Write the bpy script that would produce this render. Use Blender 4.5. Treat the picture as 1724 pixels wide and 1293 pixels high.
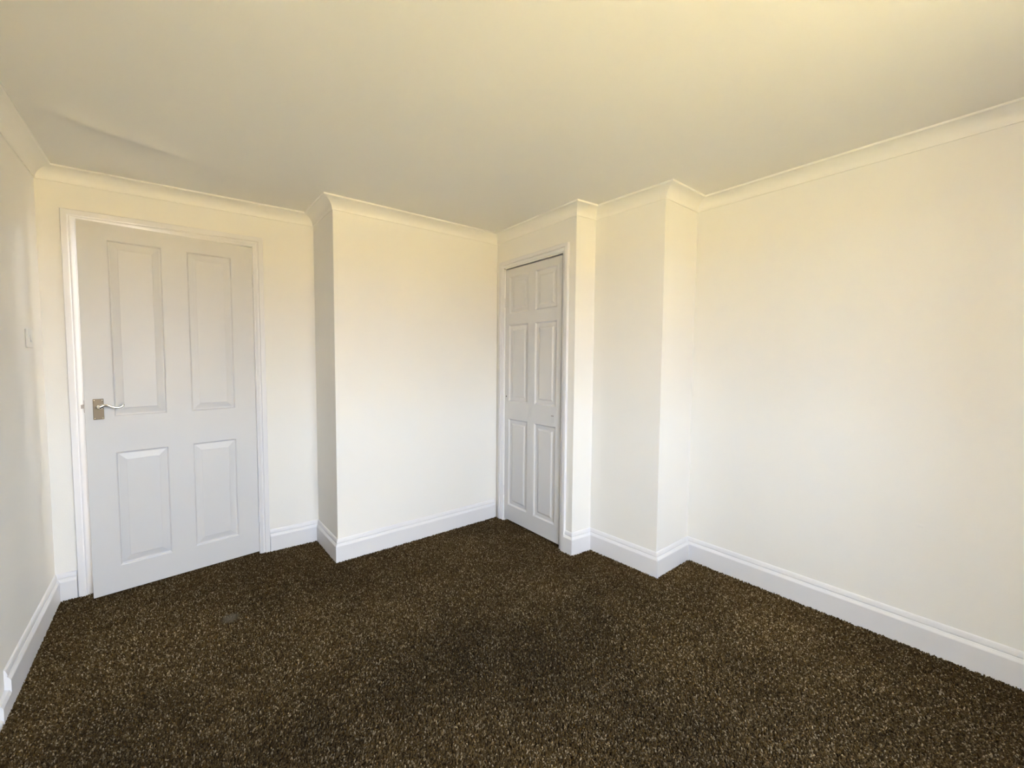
import bpy, bmesh, math, random
from mathutils import Vector, Matrix

# ---------------------------------------------------------------- scene basics
for o in list(bpy.data.objects):
    bpy.data.objects.remove(o)
scene = bpy.context.scene
COL = scene.collection

# ---------------------------------------------------------------- camera
def make_camera():
    yaw, pitch, roll = 0.5839, -0.0566, 0.0007
    fw = Vector((math.sin(yaw) * math.cos(pitch), math.cos(yaw) * math.cos(pitch), math.sin(pitch)))
    r = Vector((math.cos(yaw), -math.sin(yaw), 0))
    u = r.cross(fw)
    r2 = r * math.cos(roll) + u * math.sin(roll)
    u2 = -r * math.sin(roll) + u * math.cos(roll)
    cd = bpy.data.cameras.new('camera')
    cam = bpy.data.objects.new('camera', cd)
    COL.objects.link(cam)
    m = Matrix((r2, u2, -fw)).transposed().to_4x4()
    m.translation = Vector((0.5696, 0.6774, 1.2822))
    cam.matrix_world = m
    cd.sensor_fit = 'HORIZONTAL'
    cd.sensor_width = 36.0
    cd.lens = 717.94 / 1724 * 36.0
    cd.shift_x = 90.94 / 1724
    cd.shift_y = 0.0
    cd.clip_start = 0.02
    scene.camera = cam
make_camera()

# ---------------------------------------------------------------- light and exposure
EXPOSURE = 1.70
SKY_STRENGTH = 11.3
SUN_STRENGTH = 18.6
HALL_POWER = 6.5
WIN = dict(x0=0.75, x1=1.90, z0=0.95, z1=2.10, y=-0.15)     # the bedroom window behind the camera

def make_world():
    w = bpy.data.worlds.new('sky')
    scene.world = w
    w.use_nodes = True
    nt = w.node_tree
    nt.nodes.clear()
    out = nt.nodes.new('ShaderNodeOutputWorld')
    bg = nt.nodes.new('ShaderNodeBackground')
    tc = nt.nodes.new('ShaderNodeTexCoord')
    sp = nt.nodes.new('ShaderNodeSeparateXYZ')
    ramp = nt.nodes.new('ShaderNodeValToRGB')
    ramp.color_ramp.elements[0].position = 0.0
    ramp.color_ramp.elements[0].color = (0.74, 0.80, 0.88, 1)
    ramp.color_ramp.elements[1].position = 0.75
    ramp.color_ramp.elements[1].color = (1.35, 1.52, 1.80, 1)
    nt.links.new(tc.outputs['Generated'], sp.inputs[0])
    nt.links.new(sp.outputs['Z'], ramp.inputs['Fac'])
    nt.links.new(ramp.outputs['Color'], bg.inputs['Color'])
    bg.inputs['Strength'].default_value = SKY_STRENGTH
    nt.links.new(bg.outputs[0], out.inputs[0])
make_world()

def make_sun():
    ld = bpy.data.lights.new('sun', 'SUN')
    ld.energy = SUN_STRENGTH
    ld.angle = math.radians(0.53)
    ld.color = (1.0, 0.93, 0.80)
    o = bpy.data.objects.new('sun', ld)
    COL.objects.link(o)
    # high over the roof of the house, so that it lights the ground outside and never shines in
    o.rotation_euler = Vector((0.22, -0.62, -1.0)).to_track_quat('-Z', 'Y').to_euler()
make_sun()

def make_portal():
    ld = bpy.data.lights.new('window_portal', 'AREA')
    ld.shape = 'RECTANGLE'
    ld.size = WIN['x1'] - WIN['x0']
    ld.size_y = WIN['z1'] - WIN['z0']
    ld.cycles.is_portal = True
    o = bpy.data.objects.new('window_portal', ld)
    COL.objects.link(o)
    o.location = ((WIN['x0'] + WIN['x1']) / 2, WIN['y'] - 0.30, (WIN['z0'] + WIN['z1']) / 2)
    o.rotation_euler = (math.radians(90), 0, 0)      # -Z of the light faces +Y, into the room
make_portal()

def make_hall_light():
    ld = bpy.data.lights.new('hall_ceiling_lamp', 'AREA')
    ld.shape = 'DISK'
    ld.size = 0.3
    ld.energy = HALL_POWER
    ld.color = (0.95, 0.97, 1.0)
    o = bpy.data.objects.new('hall_ceiling_lamp', ld)
    COL.objects.link(o)
    o.location = (0.55, 4.45, 2.2)
make_hall_light()

vs = scene.view_settings
scene.display_settings.display_device = 'sRGB'
vs.view_transform = 'Standard'
vs.look = 'None'
vs.exposure = EXPOSURE
vs.gamma = 1.0
vs.use_curve_mapping = False
try:
    scene.cycles.max_bounces = 16
    scene.cycles.diffuse_bounces = 10
    scene.cycles.use_denoising = True
    scene.cycles.sample_clamp_indirect = 10.0
except Exception:
    pass

# ---------------------------------------------------------------- materials
def new_mat(name):
    m = bpy.data.materials.new(name)
    m.use_nodes = True
    nt = m.node_tree
    return m, nt, nt.nodes['Principled BSDF']

def paint(name, color, rough, spec=0.3, bump=0.0, scale=120.0, tint=0.02, patch_scale=2.0):
    """painted surface: faint roller grain and a very slight unevenness of the coat"""
    m, nt, b = new_mat(name)
    b.inputs['Roughness'].default_value = rough
    b.inputs['Specular IOR Level'].default_value = spec
    tc = nt.nodes.new('ShaderNodeTexCoord')
    n = nt.nodes.new('ShaderNodeTexNoise')
    n.inputs['Scale'].default_value = patch_scale
    n.inputs['Detail'].default_value = 4
    nt.links.new(tc.outputs['Object'], n.inputs['Vector'])
    mix = nt.nodes.new('ShaderNodeMix')
    mix.data_type = 'RGBA'
    mix.inputs[6].default_value = (*[c * (1 - tint) for c in color], 1)
    mix.inputs[7].default_value = (*[min(1, c * (1 + tint)) for c in color], 1)
    nt.links.new(n.outputs['Fac'], mix.inputs[0])
    nt.links.new(mix.outputs[2], b.inputs['Base Color'])
    if bump:
        n2 = nt.nodes.new('ShaderNodeTexNoise')
        n2.inputs['Scale'].default_value = scale
        n2.inputs['Detail'].default_value = 3
        nt.links.new(tc.outputs['Object'], n2.inputs['Vector'])
        bp = nt.nodes.new('ShaderNodeBump')
        bp.inputs['Strength'].default_value = bump
        bp.inputs['Distance'].default_value = 0.002
        nt.links.new(n2.outputs['Fac'], bp.inputs['Height'])
        nt.links.new(bp.outputs['Normal'], b.inputs['Normal'])
    return m

M_WALL = paint('wall_paint', (0.79, 0.78, 0.755), 0.75, 0.2, 0.12, 160)
M_CEIL = paint('ceiling_paint', (0.79, 0.78, 0.75), 0.85, 0.15, 0.12, 160)
M_COVE = paint('coving_paint', (0.82, 0.81, 0.78), 0.7, 0.2, 0.05, 160)
M_WOOD = paint('white_satinwood', (0.72, 0.72, 0.745), 0.4, 0.4, 0.05, 60)
M_LINING = paint('white_gloss_lining', (0.88, 0.88, 0.88), 0.3, 0.45, 0.03, 60)
M_DOOR = paint('white_eggshell_door', (0.63, 0.63, 0.645), 0.42, 0.4, 0.06, 90)
M_PLASTIC = paint('white_plastic', (0.70, 0.70, 0.68), 0.3, 0.5)
M_FRAME = paint('white_upvc', (0.85, 0.85, 0.85), 0.3, 0.5)

def metal(name, color, rough, brushed=False):
    m, nt, b = new_mat(name)
    b.inputs['Base Color'].default_value = (*color, 1)
    b.inputs['Metallic'].default_value = 1.0
    b.inputs['Roughness'].default_value = rough
    tc = nt.nodes.new('ShaderNodeTexCoord')
    n = nt.nodes.new('ShaderNodeTexNoise')
    n.inputs['Scale'].default_value = 90
    mp = nt.nodes.new('ShaderNodeMapping')
    mp.inputs['Scale'].default_value = (1, 1, 14) if brushed else (1, 1, 1)
    nt.links.new(tc.outputs['Object'], mp.inputs[0])
    nt.links.new(mp.outputs[0], n.inputs['Vector'])
    mr = nt.nodes.new('ShaderNodeMapRange')
    mr.inputs[3].default_value = rough * 0.8
    mr.inputs[4].default_value = rough * 1.25
    nt.links.new(n.outputs['Fac'], mr.inputs[0])
    nt.links.new(mr.outputs[0], b.inputs['Roughness'])
    return m
M_NICKEL = metal('nickel_dark_reflection', (0.17, 0.138, 0.098), 0.45, True)  # dark brown base colour stands in for the plate's reflection of the carpet
M_CHROME = metal('polished_nickel', (0.86, 0.84, 0.80), 0.14)
M_STEEL = metal('dull_steel', (0.28, 0.25, 0.22), 0.45)

M_DARK, _nt, _b = new_mat('dark_recess')
_b.inputs['Base Color'].default_value = (0.03, 0.025, 0.02, 1)
_b.inputs['Roughness'].default_value = 0.9

M_BARE = paint('bare_door_edge', (0.085, 0.045, 0.030), 0.8, 0.2, 0.1, 80, 0.25, 14.0)

def glass_mat():
    m, nt, b = new_mat('window_glass')
    nt.nodes.remove(b)
    out = nt.nodes['Material Output']
    t = nt.nodes.new('ShaderNodeBsdfTransparent')
    g = nt.nodes.new('ShaderNodeBsdfGlossy')
    g.inputs['Roughness'].default_value = 0.02
    mx = nt.nodes.new('ShaderNodeMixShader')
    mx.inputs[0].default_value = 0.05
    nt.links.new(t.outputs[0], mx.inputs[1])
    nt.links.new(g.outputs[0], mx.inputs[2])
    nt.links.new(mx.outputs[0], out.inputs[0])
    return m
M_GLASS = glass_mat()

def ground_mat():
    m, nt, b = new_mat('dry_gravel_yard')
    b.inputs['Roughness'].default_value = 0.95
    tc = nt.nodes.new('ShaderNodeTexCoord')
    n = nt.nodes.new('ShaderNodeTexNoise')
    n.inputs['Scale'].default_value = 3.0
    n.inputs['Detail'].default_value = 6
    nt.links.new(tc.outputs['Object'], n.inputs['Vector'])
    r = nt.nodes.new('ShaderNodeValToRGB')
    r.color_ramp.elements[0].color = (0.465, 0.345, 0.125, 1)
    r.color_ramp.elements[1].color = (0.59, 0.455, 0.178, 1)
    nt.links.new(n.outputs['Fac'], r.inputs[0])
    nt.links.new(r.outputs[0], b.inputs['Base Color'])
    return m
M_GROUND = ground_mat()

def brick_mat():
    m, nt, b = new_mat('brown_brick')
    b.inputs['Roughness'].default_value = 0.9
    tc = nt.nodes.new('ShaderNodeTexCoord')
    mp = nt.nodes.new('ShaderNodeMapping')
    mp.inputs['Rotation'].default_value = (math.radians(90), 0, math.radians(90))
    br = nt.nodes.new('ShaderNodeTexBrick')
    br.inputs['Scale'].default_value = 4.4
    br.inputs['Color1'].default_value = (0.38, 0.245, 0.105, 1)
    br.inputs['Color2'].default_value = (0.46, 0.31, 0.145, 1)
    br.inputs['Mortar'].default_value = (0.45, 0.36, 0.22, 1)
    nt.links.new(tc.outputs['Object'], mp.inputs[0])
    nt.links.new(mp.outputs[0], br.inputs['Vector'])
    nt.links.new(br.outputs['Color'], b.inputs['Base Color'])
    return m
M_BRICK = brick_mat()

WEAR_LIGHT_SEED = 8.37        # noise seed; its wear patches also paint light and shade across the floor
SCUFF = (0.758, 3.016)
def carpet_mat(name, per_tuft):
    """dark brown heather twist: every tuft has a shade of its own, plus broad soft patches of wear and painted floor light"""
    m, nt, b = new_mat(name)
    b.inputs['Roughness'].default_value = 0.9
    b.inputs['Specular IOR Level'].default_value = 0.15
    r = nt.nodes.new('ShaderNodeValToRGB')
    e = r.color_ramp.elements
    e[0].position = 0.0; e[0].color = (0.020, 0.0112, 0.0028, 1)
    e[1].position = 1.0; e[1].color = (0.240, 0.186, 0.118, 1)
    for p, c in ((0.30, (0.040, 0.0232, 0.0062, 1)), (0.65, (0.062, 0.038, 0.0128, 1)), (0.88, (0.100, 0.069, 0.033, 1))):
        x = e.new(p); x.color = c
    geo = nt.nodes.new('ShaderNodeNewGeometry')
    if per_tuft:
        at = nt.nodes.new('ShaderNodeAttribute')
        at.attribute_type = 'INSTANCER'
        at.attribute_name = 'shade'
        nt.links.new(at.outputs['Fac'], r.inputs[0])
    else:
        r.inputs[0].default_value = 0.15
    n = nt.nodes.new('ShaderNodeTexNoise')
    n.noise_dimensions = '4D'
    n.inputs['W'].default_value = WEAR_LIGHT_SEED
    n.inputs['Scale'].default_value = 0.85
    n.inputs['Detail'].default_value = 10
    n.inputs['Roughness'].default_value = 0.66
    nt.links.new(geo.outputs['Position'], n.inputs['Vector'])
    mr = nt.nodes.new('ShaderNodeMapRange')  # lightens and darkens broad areas, imitating uneven light on the floor
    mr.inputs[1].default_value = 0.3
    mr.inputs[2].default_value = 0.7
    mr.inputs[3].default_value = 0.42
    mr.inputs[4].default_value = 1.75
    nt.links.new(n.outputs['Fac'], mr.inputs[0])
    # one pale dusty scuff on the pile
    dist = nt.nodes.new('ShaderNodeVectorMath')
    dist.operation = 'DISTANCE'
    dist.inputs[1].default_value = (SCUFF[0], SCUFF[1], 0)
    nt.links.new(geo.outputs['Position'], dist.inputs[0])
    sm = nt.nodes.new('ShaderNodeMapRange')
    sm.interpolation_type = 'SMOOTHSTEP'
    sm.inputs[1].default_value = 0.015
    sm.inputs[2].default_value = 0.055
    sm.inputs[3].default_value = 0.6
    sm.inputs[4].default_value = 0.0
    nt.links.new(dist.outputs['Value'], sm.inputs[0])
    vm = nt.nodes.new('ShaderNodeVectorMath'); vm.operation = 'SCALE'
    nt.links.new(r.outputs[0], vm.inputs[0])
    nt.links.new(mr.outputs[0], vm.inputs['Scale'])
    dust = nt.nodes.new('ShaderNodeMix')
    dust.data_type = 'RGBA'
    dust.inputs[7].default_value = (0.150, 0.130, 0.098, 1)
    nt.links.new(sm.outputs[0], dust.inputs[0])
    nt.links.new(vm.outputs[0], dust.inputs[6])
    nt.links.new(dust.outputs[2], b.inputs['Base Color'])
    return m
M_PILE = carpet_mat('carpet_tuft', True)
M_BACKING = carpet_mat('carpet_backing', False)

# ---------------------------------------------------------------- mesh helpers
def link(name, verts, faces, mat, parent=None, smooth=False, bevel=0.0):
    me = bpy.data.meshes.new(name)
    me.from_pydata([tuple(v) for v in verts], [], faces)
    bm = bmesh.new()
    bm.from_mesh(me)
    bmesh.ops.remove_doubles(bm, verts=bm.verts, dist=1e-6)
    bmesh.ops.recalc_face_normals(bm, faces=bm.faces)
    if bevel:
        es = [e for e in bm.edges if len(e.link_faces) == 2 and e.calc_face_angle() > 0.6]
        bmesh.ops.bevel(bm, geom=es, offset=bevel, segments=2, profile=0.5, affect='EDGES')
    bm.to_mesh(me)
    bm.free()
    if smooth:
        for p in me.polygons:
            p.use_smooth = True
    me.materials.append(mat)
    o = bpy.data.objects.new(name, me)
    COL.objects.link(o)
    if parent:
        o.parent = parent
    return o

def tag(o, label=None, cat=None, kind=None, group=None):
    if label: o['label'] = label
    if cat: o['category'] = cat
    if kind: o['kind'] = kind
    if group: o['group'] = group
    return o

def empty(name, matrix):
    o = bpy.data.objects.new(name, None)
    o.empty_display_size = 0.1
    COL.objects.link(o)
    o.matrix_world = matrix
    return o

def frame_matrix(origin, xdir):
    """local X along xdir (horizontal), local Z up, local Y = Z x X"""
    x = Vector((xdir[0], xdir[1], 0)).normalized()
    z = Vector((0, 0, 1))
    y = z.cross(x)
    m = Matrix((x, y, z)).transposed().to_4x4()
    m.translation = Vector(origin)
    return m

class MB:
    def __init__(self):
        self.v, self.f = [], []
    def add(self, verts, faces):
        k = len(self.v)
        self.v += [tuple(p) for p in verts]
        self.f += [tuple(i + k for i in f) for f in faces]
        return self
    def box(self, x0, x1, y0, y1, z0, z1):
        return self.add([(x, y, z) for x in (x0, x1) for y in (y0, y1) for z in (z0, z1)],
                        [(0, 1, 3, 2), (4, 6, 7, 5), (0, 4, 5, 1), (2, 3, 7, 6), (0, 2, 6, 4), (1, 5, 7, 3)])
    def loft(self, rings, cap=True):
        n = len(rings[0])
        vs = [p for r in rings for p in r]
        fs = []
        for a in range(len(rings) - 1):
            for i in range(n):
                j = (i + 1) % n
                fs.append((a * n + i, a * n + j, (a + 1) * n + j, (a + 1) * n + i))
        if cap:
            fs.append(tuple(range(n - 1, -1, -1)))
            fs.append(tuple(range((len(rings) - 1) * n, len(rings) * n)))
        return self.add(vs, fs)
    def cyl(self, a, b, r, n=16, r2=None):
        a, b = Vector(a), Vector(b)
        d = (b - a).normalized()
        u = d.orthogonal().normalized()
        w = d.cross(u)
        ring = lambda c, rr: [c + u * (rr * math.cos(2 * math.pi * i / n)) + w * (rr * math.sin(2 * math.pi * i / n)) for i in range(n)]
        return self.loft([ring(a, r), ring(b, r if r2 is None else r2)])
    def build(self, name, mat, parent=None, **k):
        return link(name, self.v, self.f, mat, parent, **k)

def grid_slab(sb, zb, holes, pt):
    """slab over the grid sb x zb with rectangular holes; pt(s, z, k) gives the 3D point, k = 0 front, 1 back"""
    v, f = [], []
    ns, nz = len(sb), len(zb)
    ix = lambda i, j, k: (k * ns + i) * nz + j
    for k in (0, 1):
        for i in range(ns):
            for j in range(nz):
                v.append(pt(sb[i], zb[j], k))
    def solid(i, j):
        if i < 0 or j < 0 or i >= ns - 1 or j >= nz - 1:
            return False
        cs, cz = (sb[i] + sb[i + 1]) / 2, (zb[j] + zb[j + 1]) / 2
        return not any(a < cs < b and c < cz < d for a, b, c, d in holes)
    for i in range(ns - 1):
        for j in range(nz - 1):
            if not solid(i, j):
                continue
            for k in (0, 1):
                f.append((ix(i, j, k), ix(i + 1, j, k), ix(i + 1, j + 1, k), ix(i, j + 1, k)))
            for di, dj, a, b in ((-1, 0, (i, j), (i, j + 1)), (1, 0, (i + 1, j), (i + 1, j + 1)), (0, -1, (i, j), (i + 1, j)), (0, 1, (i, j + 1), (i + 1, j + 1))):
                if not solid(i + di, j + dj):
                    f.append((ix(*a, 0), ix(*b, 0), ix(*b, 1), ix(*a, 1)))
    return v, f

# ---------------------------------------------------------------- the plan of the room (metres)
H = 2.26
T = 0.10
NAMES = ['left', 'back', 'boxing_side', 'boxing_front', 'cupboard', 'pier_front', 'chimney_side', 'chimney_front', 'right', 'window']
C0, C1, C2, C3 = (0.0, 3.6929), (1.3871, 3.7235), (1.3951, 3.3141), (2.7352, 3.3862)
C4, C5, C6, C7 = (2.7178, 2.5641), (2.8936, 2.5574), (2.9159, 2.0907), (3.3045, 2.1151)
FL, FR = (0.0300, WIN['y']), (3.3065, WIN['y'])
PLAN = [Vector(p) for p in (FL, C0, C1, C2, C3, C4, C5, C6, C7, FR)]
NV = len(PLAN)

def seg(i):
    a, b = PLAN[i % NV], PLAN[(i + 1) % NV]
    t = (b - a).normalized()
    return a, b, t, Vector((t.y, -t.x)), (b - a).length

def mitre(i, d):
    """plan vertex i moved d into the room"""
    a0, b0, t0, n0, _ = seg(i - 1)
    a1, b1, t1, n1, _ = seg(i)
    p, q = a0 + n0 * d, a1 + n1 * d
    den = t0.x * t1.y - t0.y * t1.x
    w = q - p
    k = (w.x * t1.y - w.y * t1.x) / den
    return p + t0 * k

def wall_point(i, s, d):
    a, b, t, n, L = seg(i)
    if s is None or s <= 1e-9: return mitre(i, d)
    if s >= L - 1e-9: return mitre(i + 1, d)
    return a + t * s + n * d

def sweep(i, prof, s0=None, s1=None):
    """closed moulding of profile (distance from wall, z) along wall i; ends mitred into the neighbours unless s0 / s1 cut it square"""
    a, b, t, n, L = seg(i)
    rings = []
    for end, s in ((0, s0), (1, s1)):
        ring = []
        for d, z in prof:
            p = (a + t * s + n * d) if s is not None else mitre(i + end, d)
            ring.append((p.x, p.y, z))
        rings.append(ring)
    return MB().loft(rings)

# openings, measured along the walls
_a, _b2, _t, _n, L_BACK = seg(1)
D1_HINGE = (Vector((0.9961, 3.7149)) - _a).dot(_t)
D1_W = 0.8396
D1 = dict(s0=D1_HINGE - D1_W - 0.005, s1=D1_HINGE + 0.004, top=2.004)
D2 = dict(s0=0.1010, s1=0.7120, top=1.988)
L_CUP = seg(4)[4]

# ---------------------------------------------------------------- walls, floor, ceiling
WALL_LABEL = {
    'left': 'plain cream-white left wall carrying the light switch',
    'back': 'cream-white wall around the open four-panel door',
    'boxing_side': 'narrow shaded side of the boxed-in projection right of the four-panel door',
    'boxing_front': 'broad white front of the boxed-in projection between the two doors',
    'cupboard': 'white wall around the narrow six-panel cupboard door',
    'pier_front': 'narrow bright wall strip right of the cupboard door',
    'chimney_side': 'side of the wall projection between cupboard strip and right-hand recess',
    'chimney_front': 'bright narrow front of the projection nearest the right wall',
    'right': 'long plain cream-white wall on the right',
    'window': 'wall with the window that lights the room, behind the viewer',
}
HOLES = {'back': [(D1['s0'], D1['s1'], -0.06, D1['top'])], 'cupboard': [(D2['s0'] - 0.004, D2['s1'] + 0.004, -0.06, D2['top'] + 0.004)]}
_fa, _fb, _ft, _fn, L_WIN = seg(9)
HOLES['window'] = [((FR[0] - WIN['x1']), (FR[0] - WIN['x0']), WIN['z0'], WIN['z1'])]

# small plaster blister low on the right wall: fine relief of the wall paint material
def wall_right_mat():
    m = M_WALL.copy()
    m.name = 'wall_paint_blistered'
    nt = m.node_tree
    b = nt.nodes['Principled BSDF']
    geo = nt.nodes.new('ShaderNodeNewGeometry')
    off = nt.nodes.new('ShaderNodeVectorMath'); off.operation = 'SUBTRACT'
    off.inputs[1].default_value = (3.307, 1.092, 0.549)
    sc = nt.nodes.new('ShaderNodeVectorMath'); sc.operation = 'MULTIPLY'
    sc.inputs[1].default_value = (1, 1, 2.2)
    ln = nt.nodes.new('ShaderNodeVectorMath'); ln.operation = 'LENGTH'
    mr = nt.nodes.new('ShaderNodeMapRange'); mr.interpolation_type = 'SMOOTHSTEP'
    mr.inputs[1].default_value = 0.0; mr.inputs[2].default_value = 0.022
    mr.inputs[3].default_value = 1.0; mr.inputs[4].default_value = 0.0
    bp = nt.nodes.new('ShaderNodeBump')
    bp.inputs['Strength'].default_value = 0.6
    bp.inputs['Distance'].default_value = 0.003
    old = b.inputs['Normal'].links[0].from_socket
    nt.links.new(geo.outputs['Position'], off.inputs[0])
    nt.links.new(off.outputs[0], sc.inputs[0])
    nt.links.new(sc.outputs[0], ln.inputs[0])
    nt.links.new(ln.outputs['Value'], mr.inputs[0])
    nt.links.new(mr.outputs[0], bp.inputs['Height'])
    nt.links.new(old, bp.inputs['Normal'])
    nt.links.new(bp.outputs['Normal'], b.inputs['Normal'])
    return m

def make_walls():
    for i, nm in enumerate(NAMES):
        a, b, t, n, L = seg(i)
        th = 0.30 if nm == 'window' else T
        holes = HOLES.get(nm, [])
        sb = sorted({0.0, L, *[h[0] for h in holes], *[h[1] for h in holes]})
        zb = sorted({-0.06, H + 0.02, *[h[2] for h in holes], *[h[3] for h in holes]})
        def pt(s, z, k, i=i, th=th, a=a, t=t, n=n):
            if k == 0:
                p = wall_point(i, s, 0)
            elif th == T:
                p = wall_point(i, s, -T)
            else:
                p = a + t * s - n * th
            return (p.x, p.y, z)
        v, f = grid_slab(sb, zb, holes, pt)
        tag(link('wall_' + nm, v, f, wall_right_mat() if nm == 'right' else M_WALL), WALL_LABEL[nm], 'wall', 'structure')
make_walls()

def make_floor():
    ring = [mitre(i, -0.05) for i in range(NV)]
    v = [(p.x, p.y, -0.012) for p in ring] + [(p.x, p.y, -0.06) for p in ring]
    f = [tuple(range(NV)), tuple(range(2 * NV - 1, NV - 1, -1))] + [(i, (i + 1) % NV, NV + (i + 1) % NV, NV + i) for i in range(NV)]
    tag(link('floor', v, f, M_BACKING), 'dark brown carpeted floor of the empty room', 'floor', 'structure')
make_floor()

def ceiling_dip(x, y):
    """plaster ceiling: one long soft ridge in front of the door wall, and faint waviness"""
    ax, ay, bx, by = 0.17, 3.00, 1.00, 3.285
    dx, dy = bx - ax, by - ay
    L = math.hypot(dx, dy)
    s = ((x - ax) * dx + (y - ay) * dy) / L
    d = (-(x - ax) * dy + (y - ay) * dx) / L
    e = max(0.0, min(1.0, (s + 0.08) / 0.2)) * max(0.0, min(1.0, (L + 0.1 - s) / 0.55))
    z = 0.012 * e * math.exp(-(d / 0.05) ** 2)
    z += 0.0012 * math.sin(2.3 * x + 1.1) * math.sin(1.9 * y + 0.4)
    return z

def make_ceiling():
    x0, x1, y0, y1, st = -0.10, 3.40, -0.20, 3.82, 0.025
    nx, ny = int((x1 - x0) / st), int((y1 - y0) / st)
    v = [(x0 + (x1 - x0) * i / nx, y0 + (y1 - y0) * j / ny) for i in range(nx + 1) for j in range(ny + 1)]
    v = [(x, y, H - ceiling_dip(x, y)) for x, y in v]
    f = [(i * (ny + 1) + j, i * (ny + 1) + j + 1, (i + 1) * (ny + 1) + j + 1, (i + 1) * (ny + 1) + j) for i in range(nx) for j in range(ny)]
    k = len(v)
    border = [i * (ny + 1) for i in range(nx + 1)] + [nx * (ny + 1) + j for j in range(1, ny + 1)] + \
             [i * (ny + 1) + ny for i in range(nx - 1, -1, -1)] + [j for j in range(ny - 1, 0, -1)]
    v += [(v[q][0], v[q][1], H + 0.12) for q in border]
    nb = len(border)
    f += [(border[q], border[(q + 1) % nb], k + (q + 1) % nb, k + q) for q in range(nb)]
    f.append(tuple(k + q for q in range(nb)))
    o = tag(link('ceiling', v, f, M_CEIL), 'plain off-white plastered ceiling with a faint ridge by the door wall', 'ceiling', 'structure')
    for p in o.data.polygons:
        p.use_smooth = abs(p.normal.z) > 0.9
make_ceiling()

def make_exterior():
    mb = MB().box(-150, 150, -300, 60, -3.0, -2.8)
    tag(mb.build('exterior_ground', M_GROUND), 'dry sunlit ground outside the window', 'ground', 'structure')
    # unseen brick boxes added outside to block and tint the window light
    tag(MB().box(-9.0, -2.95, -3.2, -0.5, -2.8, 3.4).build('wall_blocker_left', M_BRICK), 'unseen brown brick box left of the window, added to cut the light', 'wall', 'structure')
    tag(MB().box(-40, 40, -40, -30, -2.8, 2.6).build('wall_blocker_terrace', M_BRICK), 'unseen brown brick terrace across the yard, added to dim and warm the light', 'wall', 'structure')  # unseen row added to dim and warm light on the upper walls
    tag(MB().box(4.2, 8.0, -5.5, -0.5, -2.8, 1.6).build('wall_blocker_right', M_BRICK), 'unseen brown brick box right of the window, added to cut the light', 'wall', 'structure')
make_exterior()

def make_hall():
    def shell(name, x0, x1, y0, y1, z0, z1, open_y0, mat, label):
        """box of walls around a space, thickness outward, open towards the bedroom"""
        t = 0.06
        mb = MB()
        mb.box(x0 - t, x1 + t, y1, y1 + t, z0, z1)
        mb.box(x0 - t, x0, y0, y1, z0, z1)
        mb.box(x1, x1 + t, y0, y1, z0, z1)
        return mb
    y0 = 3.83
    v = [(-0.5, 3.81), (-0.5, 4.95), (1.45, 4.95), (1.45, 3.83)]
    o = [(-0.56, 3.81), (-0.56, 5.01), (1.51, 5.01), (1.51, 3.83)]
    vs = [(x, y, z) for z in (-0.06, H) for x, y in v + o]
    fs = []
    for i in range(3):
        fs += [(i, i + 1, 8 + i + 1, 8 + i), (4 + i, 4 + i + 1, 12 + i + 1, 12 + i), (i, i + 1, 5 + i, 4 + i), (8 + i, 8 + i + 1, 13 + i, 12 + i)]
    fs += [(0, 4, 12, 8), (3, 7, 15, 11)]
    tag(link('wall_hall', vs, fs, M_WALL), 'hall wall beyond the open four-panel door', 'wall', 'structure')
    tag(MB().box(-0.56, 1.51, 3.77, 5.01, -0.08, -0.012).build('floor_hall', M_BACKING), 'hall floor beyond the four-panel door', 'floor', 'structure')
    tag(MB().box(-0.56, 1.51, 3.83, 5.01, H, H + 0.08).build('ceiling_hall', M_CEIL), 'hall ceiling beyond the four-panel door', 'ceiling', 'structure')
    # cupboard behind the six-panel door
    v = [(2.83, 2.68), (3.30, 2.68), (3.30, 3.36), (2.85, 3.36)]
    o = [(2.80, 2.66), (3.34, 2.66), (3.34, 3.40), (2.82, 3.40)]
    vs = [(x, y, z) for z in (-0.06, H) for x, y in v + o]
    fs = []
    for i in range(3):
        fs += [(i, i + 1, 8 + i + 1, 8 + i), (4 + i, 4 + i + 1, 12 + i + 1, 12 + i), (i, i + 1, 5 + i, 4 + i), (8 + i, 8 + i + 1, 13 + i, 12 + i)]
    fs += [(0, 4, 12, 8), (3, 7, 15, 11)]
    tag(link('wall_cupboard_inside', vs, fs, M_DARK), 'dark inside of the cupboard behind the six-panel door', 'wall', 'structure')
    tag(MB().box(2.76, 3.34, 2.66, 3.40, H - 0.001, H + 0.06).build('ceiling_cupboard', M_DARK), 'dark top of the cupboard behind the six-panel door', 'ceiling', 'structure')
    tag(MB().box(2.76, 3.34, 2.60, 3.40, -0.08, -0.013).build('floor_cupboard', M_DARK), 'dark cupboard floor behind the six-panel door', 'floor', 'structure')
make_hall()

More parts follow.
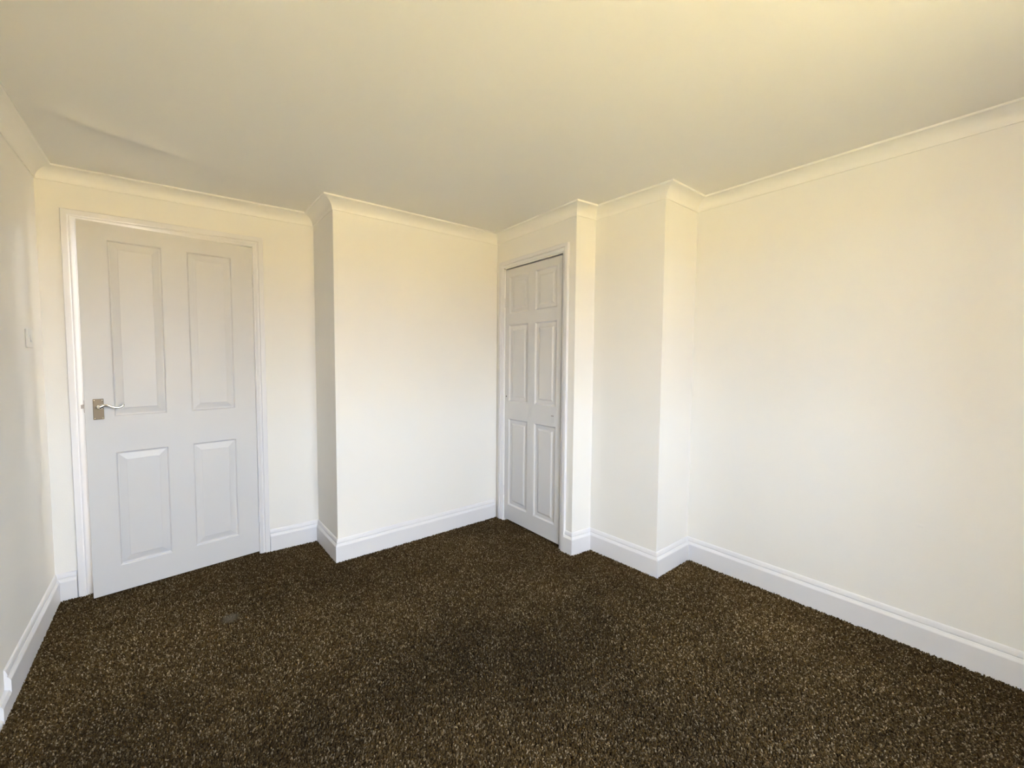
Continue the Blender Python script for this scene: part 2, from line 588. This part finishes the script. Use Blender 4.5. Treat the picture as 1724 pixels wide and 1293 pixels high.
# ---------------------------------------------------------------- the window behind the viewer
def make_window():
    x0, x1, z0, z1 = WIN['x0'], WIN['x1'], WIN['z0'], WIN['z1']
    y = WIN['y'] - 0.24
    root = empty('window_1', Matrix.Translation((x0, y, z0)))
    tag(root, 'white-framed bedroom window behind the viewer', 'window', 'structure')
    w, h, fr = x1 - x0, z1 - z0, 0.05
    for name, a in (('frame', (0, w, 0, fr)), ('frame', (0, w, h - fr, h)), ('frame', (0, fr, fr, h - fr)), ('frame', (w - fr, w, fr, h - fr)), ('mullion', (w / 2 - 0.03, w / 2 + 0.03, fr, h - fr))):
        MB().box(a[0], a[1], -0.03, 0.03, a[2], a[3]).build(name, M_FRAME, root, bevel=0.004)
    for a, b in ((fr, w / 2 - 0.03), (w / 2 + 0.03, w - fr)):
        MB().box(a, b, -0.003, 0.003, fr, h - fr).build('pane', M_GLASS, root)
    MB().box(-0.03, w + 0.03, 0.03, 0.28, -0.025, 0.0).build('sill', M_FRAME, root, bevel=0.004)
make_window()

# ---------------------------------------------------------------- skirting boards
SK = [(0.0, -0.012), (0.019, -0.012), (0.019, 0.098), (0.0175, 0.102), (0.0125, 0.110), (0.0115, 0.1125), (0.0085, 0.1135),
      (0.0085, 0.1165), (0.0100, 0.1185), (0.0095, 0.1230), (0.0070, 0.1330), (0.0045, 0.1390), (0.0, 0.1430)]
LOW = [(0.0, -0.012), (0.019, -0.012), (0.019, 0.052), (0.012, 0.064), (0.0, 0.067)]
END = [(0.0, -0.012), (0.017, -0.012), (0.017, 0.010), (0.010, 0.018), (0.0, 0.020)]

def board(name, i, label, s0=None, s1=None, prof=SK):
    return tag(sweep(i, prof, s0, s1).build(name, M_WOOD), label, 'skirting board', 'structure')

def make_baseboards():
    # the left board has been cut down in steps towards the viewer
    _, _, _, _, L = seg(0)
    s_cut, s_low = 2.85 - FL[1], 2.755 - FL[1]
    mb = sweep(0, SK, s_cut, None)
    o = tag(mb.build('baseboard_left', M_WOOD), 'white moulded skirting along the left wall, cut down in steps at its near end', 'skirting board', 'structure')
    sweep(0, LOW, s_low, s_cut).build('cut_down_piece', M_WOOD, o)
    sweep(0, END, s_low - 0.30, s_low).build('end_strip', M_WOOD, o)
    board('baseboard_back', 1, 'short piece of white skirting between left corner and four-panel door frame', None, D1['s0'] - 0.064)
    board('baseboard_back', 1, 'white skirting between four-panel door frame and boxed-in projection', D1['s1'] + 0.062, None)
    board('baseboard_boxing_side', 2, 'short shaded skirting on the side of the boxed-in projection', None, None)
    board('baseboard_boxing_front', 3, 'white moulded skirting on the front of the boxed-in projection between the doors', None, seg(3)[4] - 0.021)
    board('baseboard_cupboard', 4, 'tiny skirting end between cupboard door frame and outer corner', D2['s1'] + 0.055, None)
    board('baseboard_pier_front', 5, 'short white skirting on the narrow strip right of the cupboard', None, None)
    board('baseboard_chimney_side', 6, 'white skirting on the side of the wall projection right of the cupboard', None, None)
    board('baseboard_chimney_front', 7, 'short white skirting on the front of the projection meeting the right wall', None, None)
    board('baseboard_right', 8, 'long white moulded skirting running along the right wall', None, None)
make_baseboards()

# ---------------------------------------------------------------- coving
def cove_profile():
    cw, ch = 0.0774, 0.0645
    p = [(0.0, H + 0.003), (cw, H + 0.003), (cw, H - 0.0085), (cw - 0.004, H - 0.0100)]
    # concave curve from the ceiling lip down to the wall lip
    xa, za, xb, zb = cw - 0.004, H - 0.0100, 0.006, H - ch + 0.004
    for k in range(1, 13):
        a = math.pi / 2 * k / 12
        p.append((xb + (xa - xb) * (1 - math.sin(a)), za + (zb - za) * (1 - math.cos(a))))
    p += [(0.006, H - ch), (0.0, H - ch)]
    return p

def make_coving():
    labels = {
        0: 'coving along the top of the left wall', 1: 'coving above the four-panel door',
        2: 'short shaded coving on the side of the boxed-in projection', 3: 'coving along the front of the boxed-in projection between the doors',
        4: 'coving above the six-panel cupboard door', 5: 'short coving on the narrow strip right of the cupboard',
        6: 'coving on the side of the projection right of the cupboard', 7: 'short coving on the projection meeting the right wall',
        8: 'long coving along the top of the right wall', 9: 'coving above the window behind the viewer'}
    prof = cove_profile()
    for i in range(NV):
        tag(sweep(i, prof).build('trim_%d' % (i + 3), M_COVE), 'concave off-white plaster ' + labels[i], 'coving', 'structure')
make_coving()

# ---------------------------------------------------------------- door frames
ARCH = [(0.0, 0.0), (0.0, 0.0155), (0.003, 0.018), (0.027, 0.018), (0.0295, 0.0165), (0.0305, 0.0125), (0.0335, 0.0125), (0.036, 0.0145),
        (0.041, 0.0145), (0.047, 0.0120), (0.053, 0.0085), (0.058, 0.0075), (0.060, 0.0070), (0.060, 0.0)]

def door_frame(name, i, D, label, depth, stop_at, arch_w=0.060, g=0.0, stops=True):
    """lining, stops and mitred architrave; local X runs from the far side s1 to s0 so that local +Y faces the room"""
    a, b, t, n, L = seg(i)
    o = a + t * D['s1']
    root = empty(name, frame_matrix((o.x, o.y, 0), (-t.x, -t.y)))
    tag(root, label, 'door frame', 'structure')
    w, h = D['s1'] - D['s0'], D['top']
    th = 0.022
    zb = -0.012
    sc = arch_w / 0.060
    P = [((0.060 - u) * sc + g, y) for u, y in ARCH]      # distance outward from opening edge, thickness
    def leg(sign, x_edge):
        lo = [(x_edge + sign * d, y, zb) for d, y in P]
        hi = [(x_edge + sign * d, y, h + d) for d, y in P]
        return MB().loft([lo, hi])
    leg(-1, 0).build('architrave', M_WOOD, root)
    leg(1, w).build('architrave', M_WOOD, root)
    MB().loft([[(-d, y, h + d) for d, y in P], [(w + d, y, h + d) for d, y in P]]).build('architrave', M_WOOD, root)
    # lining boards sit in the wall thickness around the opening
    e = 0.0005
    MB().box(-g - 0.001, 0.002, -depth, -e, zb, h).build('lining', M_LINING, root)
    MB().box(w - 0.002, w + g + 0.001, -depth, -e, zb, h).build('lining', M_LINING, root)
    MB().box(0.002, w - 0.002, -depth, -e, h - 0.002, h + g + 0.001).build('lining', M_LINING, root)
    MB().box(0.002, 0.014, -stop_at - 0.030, -stop_at, zb, h - 0.002).build('stop', M_LINING, root)
    MB().box(w - 0.014, w - 0.002, -stop_at - 0.030, -stop_at, zb, h - 0.002).build('stop', M_LINING, root)
    MB().box(0.014, w - 0.014, -stop_at - 0.030, -stop_at, h - 0.014, h - 0.002).build('stop', M_LINING, root)
    return root

door_frame('trim_1', 1, D1, 'white architrave and lining around the open four-panel door', T, 0.038)
door_frame('trim_2', 4, D2, 'white architrave and lining around the six-panel cupboard door', T, 0.040, arch_w=0.051, g=0.004)

# ---------------------------------------------------------------- doors
def panel_mesh(x0, x1, z0, z1, steps, back):
    """raised-and-fielded panel: steps = (inset, depth below the door face) from the opening edge inwards"""
    rings = [[(x0, back, z0), (x1, back, z0), (x1, back, z1), (x0, back, z1)]]
    for o, d in steps:
        rings.append([(x0 + o, -d, z0 + o), (x1 - o, -d, z0 + o), (x1 - o, -d, z1 - o), (x0 + o, -d, z1 - o)])
    return MB().loft(rings)

def make_leaf(root, w, z0, z1, cols, rows, thick, steps, name='stiles_and_rails'):
    holes = [(a, b, c, d) for a, b in cols for c, d in rows]
    sb = sorted({0.0, w, *[x for c in cols for x in c]})
    zb = sorted({z0, z1, *[z for r in rows for z in r]})
    v, f = grid_slab(sb, zb, holes, lambda s, z, k: (s, -thick * k, z))
    link(name, v, f, M_DOOR, root)
    for a, b, c, d in holes:
        panel_mesh(a, b, c, d, steps, -thick).build('panel', M_DOOR, root)

def tube(path, radii, n=14, flat=1.0):
    rings = []
    P = [Vector(p) for p in path]
    for k, p in enumerate(P):
        d = (P[min(k + 1, len(P) - 1)] - P[max(k - 1, 0)]).normalized()
        up = Vector((0, 0, 1))
        if abs(d.z) > 0.95: up = Vector((0, 1, 0))
        u = d.cross(up).normalized()
        w = u.cross(d).normalized()
        r = radii[k]
        rings.append([p + u * (r * math.cos(2 * math.pi * i / n)) + w * (r * flat * math.sin(2 * math.pi * i / n)) for i in range(n)])
    return MB().loft(rings)

def smooth_path(pts, rad, m=6):
    """Catmull-Rom through the points"""
    P = [Vector(p) for p in pts]
    out, ro = [], []
    for k in range(len(P) - 1):
        p0, p1, p2, p3 = P[max(k - 1, 0)], P[k], P[k + 1], P[min(k + 2, len(P) - 1)]
        for j in range(m):
            t = j / m
            out.append(0.5 * ((2 * p1) + (p2 - p0) * t + (2 * p0 - 5 * p1 + 4 * p2 - p3) * t * t + (3 * p1 - p0 - 3 * p2 + p3) * t ** 3))
            ro.append(rad[k] + (rad[k + 1] - rad[k]) * t)
    out.append(P[-1]); ro.append(rad[-1])
    return out, ro

def hinge(root, x, y, z0, z1, mat):
    """butt hinge: five-knuckle barrel with its leaf let into the edge"""
    hg = MB()
    n = 5
    for k in range(n):
        a = z0 + (z1 - z0) * k / n + 0.0006
        b = z0 + (z1 - z0) * (k + 1) / n - 0.0006
        hg.cyl((x, y, a), (x, y, b), 0.0048, 12)
    hg.cyl((x, y, z0 - 0.003), (x, y, z1 + 0.003), 0.0032, 10)
    hg.box(x - 0.0012, x + 0.0012, y - 0.028, y - 0.002, z0, z1)
    return hg.build('hinge', mat, root)

def make_door_1():
    h = Vector((0.9961, 3.7149)); fr = Vector((0.1667, 3.5839))
    d = (fr - h).normalized()
    root = empty('door_1', frame_matrix((h.x, h.y, 0), (d.x, d.y)))
    tag(root, 'white four-panel door with a lever handle, standing slightly ajar', 'door', 'structure')
    w = D1_W
    steps = [(0.0, 0.0), (0.0035, 0.0015), (0.0075, 0.0085), (0.0125, 0.0095), (0.0440, 0.0030), (0.0465, 0.0018)]
    make_leaf(root, w, 0.011, 1.996, [(0.121, 0.361), (0.481, 0.722)], [(0.153, 0.782), (0.975, 1.913)], 0.038, steps)
    hinge(root, -0.002, 0.004, 0.209, 0.289, M_WOOD)
    hinge(root, -0.002, 0.004, 1.747, 1.822, M_WOOD)
    # lever handle on a short plate
    hd = MB().box(0.7625, 0.8065, 0.0, 0.006, 0.966, 1.075).build('handle', M_NICKEL, root, bevel=0.0018)
    hd['label'] = 'nickel lever handle on a short rectangular plate with a dark reflection in its colour'
    MB().cyl((0.7845, 0.005, 1.033), (0.7845, 0.016, 1.033), 0.0105, 20, 0.0085).cyl((0.7845, 0.015, 1.033), (0.7845, 0.038, 1.033), 0.0075, 18).build('rose', M_CHROME, hd, smooth=False)
    pts, rad = smooth_path([(0.7885, 0.044, 1.0320), (0.7800, 0.047, 1.0350), (0.7660, 0.048, 1.0420), (0.7500, 0.048, 1.0415), (0.7300, 0.048, 1.0330), (0.7120, 0.048, 1.0275), (0.6960, 0.048, 1.0295), (0.6840, 0.048, 1.0385), (0.6795, 0.048, 1.0435)],
                           [0.0060, 0.0110, 0.0086, 0.0060, 0.0055, 0.0056, 0.0056, 0.0046, 0.0026])
    tube(pts, rad).build('lever', M_CHROME, hd, smooth=True)
    for x, z in ((0.7685, 0.973), (0.8005, 0.973), (0.7685, 1.068), (0.8005, 1.068)):
        MB().cyl((x, 0.0055, z), (x, 0.0072, z), 0.0028, 12, 0.0022).build('screw', M_CHROME, hd)
    # latch bolt in the free edge
    lt = MB().box(w - 0.001, w + 0.0015, -0.032, -0.006, 1.005, 1.070)
    lt = lt.build('latch', M_STEEL, root)
    v = [(w + 0.001, -0.024, 1.028), (w + 0.001, -0.006, 1.028), (w + 0.014, -0.006, 1.028), (w + 0.001, -0.024, 1.047), (w + 0.001, -0.006, 1.047), (w + 0.014, -0.006, 1.047)]
    link('latch_bolt', v, [(0, 1, 2), (3, 5, 4), (0, 3, 4, 1), (1, 4, 5, 2), (0, 2, 5, 3)], M_STEEL, lt)
    return root
make_door_1()

def make_door_2():
    a, b, t, n, L = seg(4)
    s1 = 0.7035                                     # right-hand (latch) edge along the wall
    o = a + t * s1
    root = empty('door_2', frame_matrix((o.x - n.x * 0.003, o.y - n.y * 0.003, 0), (-t.x, -t.y)))
    tag(root, 'narrow white six-panel cupboard door, closed, without a handle', 'door', 'structure')
    w = s1 - 0.1045
    cols = [(s1 - 0.658, s1 - 0.443), (s1 - 0.370, s1 - 0.150)]
    rows = [(0.136, 0.823), (0.959, 1.552), (1.638, 1.920)]
    steps = [(0.0, 0.0), (0.002, 0.0008), (0.010, 0.0080), (0.013, 0.0090), (0.034, 0.0095), (0.036, 0.0092), (0.046, 0.0045), (0.048, 0.0042)]
    make_leaf(root, w, 0.016, 1.975, cols, rows, 0.035, steps)
    # unpainted latch edge and top edge
    MB().box(-0.0012, -0.0002, -0.0335, -0.0015, 0.016, 1.974).build('latch_edge', M_BARE, root)['label'] = 'unpainted dark brown door edge'
    MB().box(0.0, w, -0.0335, -0.0015, 1.9751, 1.9762).build('top_edge', M_BARE, root)['label'] = 'unpainted dark brown top edge'
    hinge(root, w + 0.0015, 0.006, 0.205, 0.280, M_WOOD)
    hinge(root, w + 0.0015, 0.006, 1.690, 1.760, M_WOOD)
    # small dark hole where a catch was, at the hinge-side stile
    k = MB().cyl((s1 - 0.1235, -0.001, 0.996), (s1 - 0.1235, 0.0006, 0.996), 0.0055, 16).build('screw_hole', M_DARK, root)
    k['label'] = 'small dark hole in the door stile'
    sm = MB().box(s1 - 0.640, s1 - 0.615, -0.001, 0.0004, 0.893, 0.898).build('scratch', M_STEEL, root, bevel=0.0004)
    sm['label'] = 'short grey scratch below the right middle panel'
make_door_2()

# ---------------------------------------------------------------- light switch on the left wall
def make_switch():
    a, b, t, n, L = seg(0)
    s = L - 0.268
    o = a + t * s
    root = empty('light_switch', frame_matrix((o.x, o.y, 1.380), (-t.x, -t.y)))
    tag(root, 'small square white plastic light switch on the left wall beside the door', 'light switch')
    MB().box(-0.043, 0.043, 0.0, 0.0095, -0.043, 0.043).build('plate', M_PLASTIC, root, bevel=0.0022)
    # rocker, tipped: its lower half stands proud
    v = [(x, y, z) for x in (-0.013, 0.013) for y, z in ((0.009, -0.017), (0.0150, -0.017), (0.0125, 0.0), (0.0108, 0.017), (0.009, 0.017))]
    link('rocker', v, [(0, 1, 2, 3, 4), (9, 8, 7, 6, 5), (0, 5, 6, 1), (1, 6, 7, 2), (2, 7, 8, 3), (3, 8, 9, 4), (4, 9, 5, 0)], M_PLASTIC, root)
    for x in (-0.030, 0.030):
        MB().cyl((x, 0.009, 0), (x, 0.0104, 0), 0.0030, 12).build('screw', M_PLASTIC, root)
make_switch()

# ---------------------------------------------------------------- carpet pile
def make_pile():
    ring = [mitre(i, 0.010) for i in range(NV)]
    me = bpy.data.meshes.new('carpet')
    bm = bmesh.new()
    vs_ = [bm.verts.new((p.x, p.y, -0.011)) for p in ring]
    bm.faces.new(vs_)
    bmesh.ops.triangulate(bm, faces=bm.faces[:])
    # tufts also fill the two door thresholds
    for i, D, dep in ((1, D1, T), (4, D2, T)):
        a, b, t, n, L = seg(i)
        q = [a + t * (D['s0'] + 0.004) + n * 0.010, a + t * (D['s1'] - 0.004) + n * 0.010, a + t * (D['s1'] - 0.004) - n * dep, a + t * (D['s0'] + 0.004) - n * dep]
        bm.faces.new([bm.verts.new((p.x, p.y, -0.011)) for p in q])
    bmesh.ops.recalc_face_normals(bm, faces=bm.faces)
    for f in bm.faces:
        if f.normal.z < 0: f.normal_flip()
    bm.to_mesh(me)
    bm.free()
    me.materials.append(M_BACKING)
    o = bpy.data.objects.new('carpet', me)
    COL.objects.link(o)
    tag(o, 'dark brown flecked short twist-pile carpet covering the whole floor', 'carpet', 'stuff')
    ng = bpy.data.node_groups.new('pile', 'GeometryNodeTree')
    ng.interface.new_socket('Geometry', in_out='INPUT', socket_type='NodeSocketGeometry')
    ng.interface.new_socket('Geometry', in_out='OUTPUT', socket_type='NodeSocketGeometry')
    N = ng.nodes
    Lk = ng.links.new
    gi, go = N.new('NodeGroupInput'), N.new('NodeGroupOutput')
    dp = N.new('GeometryNodeDistributePointsOnFaces')
    dp.distribute_method = 'RANDOM'
    dp.inputs['Density'].default_value = 52000
    cone = N.new('GeometryNodeMeshCone')
    cone.inputs['Vertices'].default_value = 5
    cone.inputs['Radius Top'].default_value = 0.0019
    cone.inputs['Radius Bottom'].default_value = 0.0030
    cone.inputs['Depth'].default_value = 0.0115
    cone.fill_type = 'NGON'
    sm = N.new('GeometryNodeSetMaterial')
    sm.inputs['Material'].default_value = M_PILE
    ip = N.new('GeometryNodeInstanceOnPoints')
    def rnd(dt, lo, hi, seed):
        r = N.new('FunctionNodeRandomValue')
        r.data_type = dt
        r.inputs['Seed'].default_value = seed
        if dt == 'FLOAT_VECTOR':
            r.inputs[0].default_value, r.inputs[1].default_value = lo, hi
            return r.outputs[0]
        r.inputs[2].default_value, r.inputs[3].default_value = lo, hi
        return r.outputs[1]
    Lk(gi.outputs[0], dp.inputs['Mesh'])
    Lk(dp.outputs['Points'], ip.inputs['Points'])
    Lk(cone.outputs['Mesh'], sm.inputs['Geometry'])
    Lk(sm.outputs[0], ip.inputs['Instance'])
    Lk(rnd('FLOAT_VECTOR', (0.7, 0.7, 0.75), (1.35, 1.35, 1.15), 5), ip.inputs['Scale'])
    # the pile lies over in broad trodden patches
    pos = N.new('GeometryNodeInputPosition')
    nz = N.new('ShaderNodeTexNoise')
    nz.inputs['Scale'].default_value = 1.3
    nz.inputs['Detail'].default_value = 2
    sub = N.new('ShaderNodeVectorMath'); sub.operation = 'SUBTRACT'
    sub.inputs[1].default_value = (0.5, 0.5, 0.5)
    mul = N.new('ShaderNodeVectorMath'); mul.operation = 'MULTIPLY'
    mul.inputs[1].default_value = (3.2, 3.2, 0)
    ri = N.new('FunctionNodeRotateRotation')
    ri.rotation_space = 'GLOBAL'
    Lk(pos.outputs[0], nz.inputs['Vector'])
    Lk(nz.outputs['Color'], sub.inputs[0])
    Lk(sub.outputs[0], mul.inputs[0])
    Lk(rnd('FLOAT_VECTOR', (-0.75, -0.75, 0), (0.75, 0.75, 6.283), 3), ri.inputs[0])
    Lk(mul.outputs[0], ri.inputs[1])
    Lk(ri.outputs[0], ip.inputs['Rotation'])
    st = N.new('GeometryNodeStoreNamedAttribute')
    st.data_type = 'FLOAT'
    st.domain = 'INSTANCE'
    st.inputs['Name'].default_value = 'shade'
    Lk(ip.outputs[0], st.inputs['Geometry'])
    Lk(rnd('FLOAT', 0.0, 1.0, 9), st.inputs['Value'])
    jn = N.new('GeometryNodeJoinGeometry')
    Lk(gi.outputs[0], jn.inputs[0])
    Lk(st.outputs[0], jn.inputs[0])
    Lk(jn.outputs[0], go.inputs[0])
    md = o.modifiers.new('pile', 'NODES')
    md.node_group = ng
make_pile()
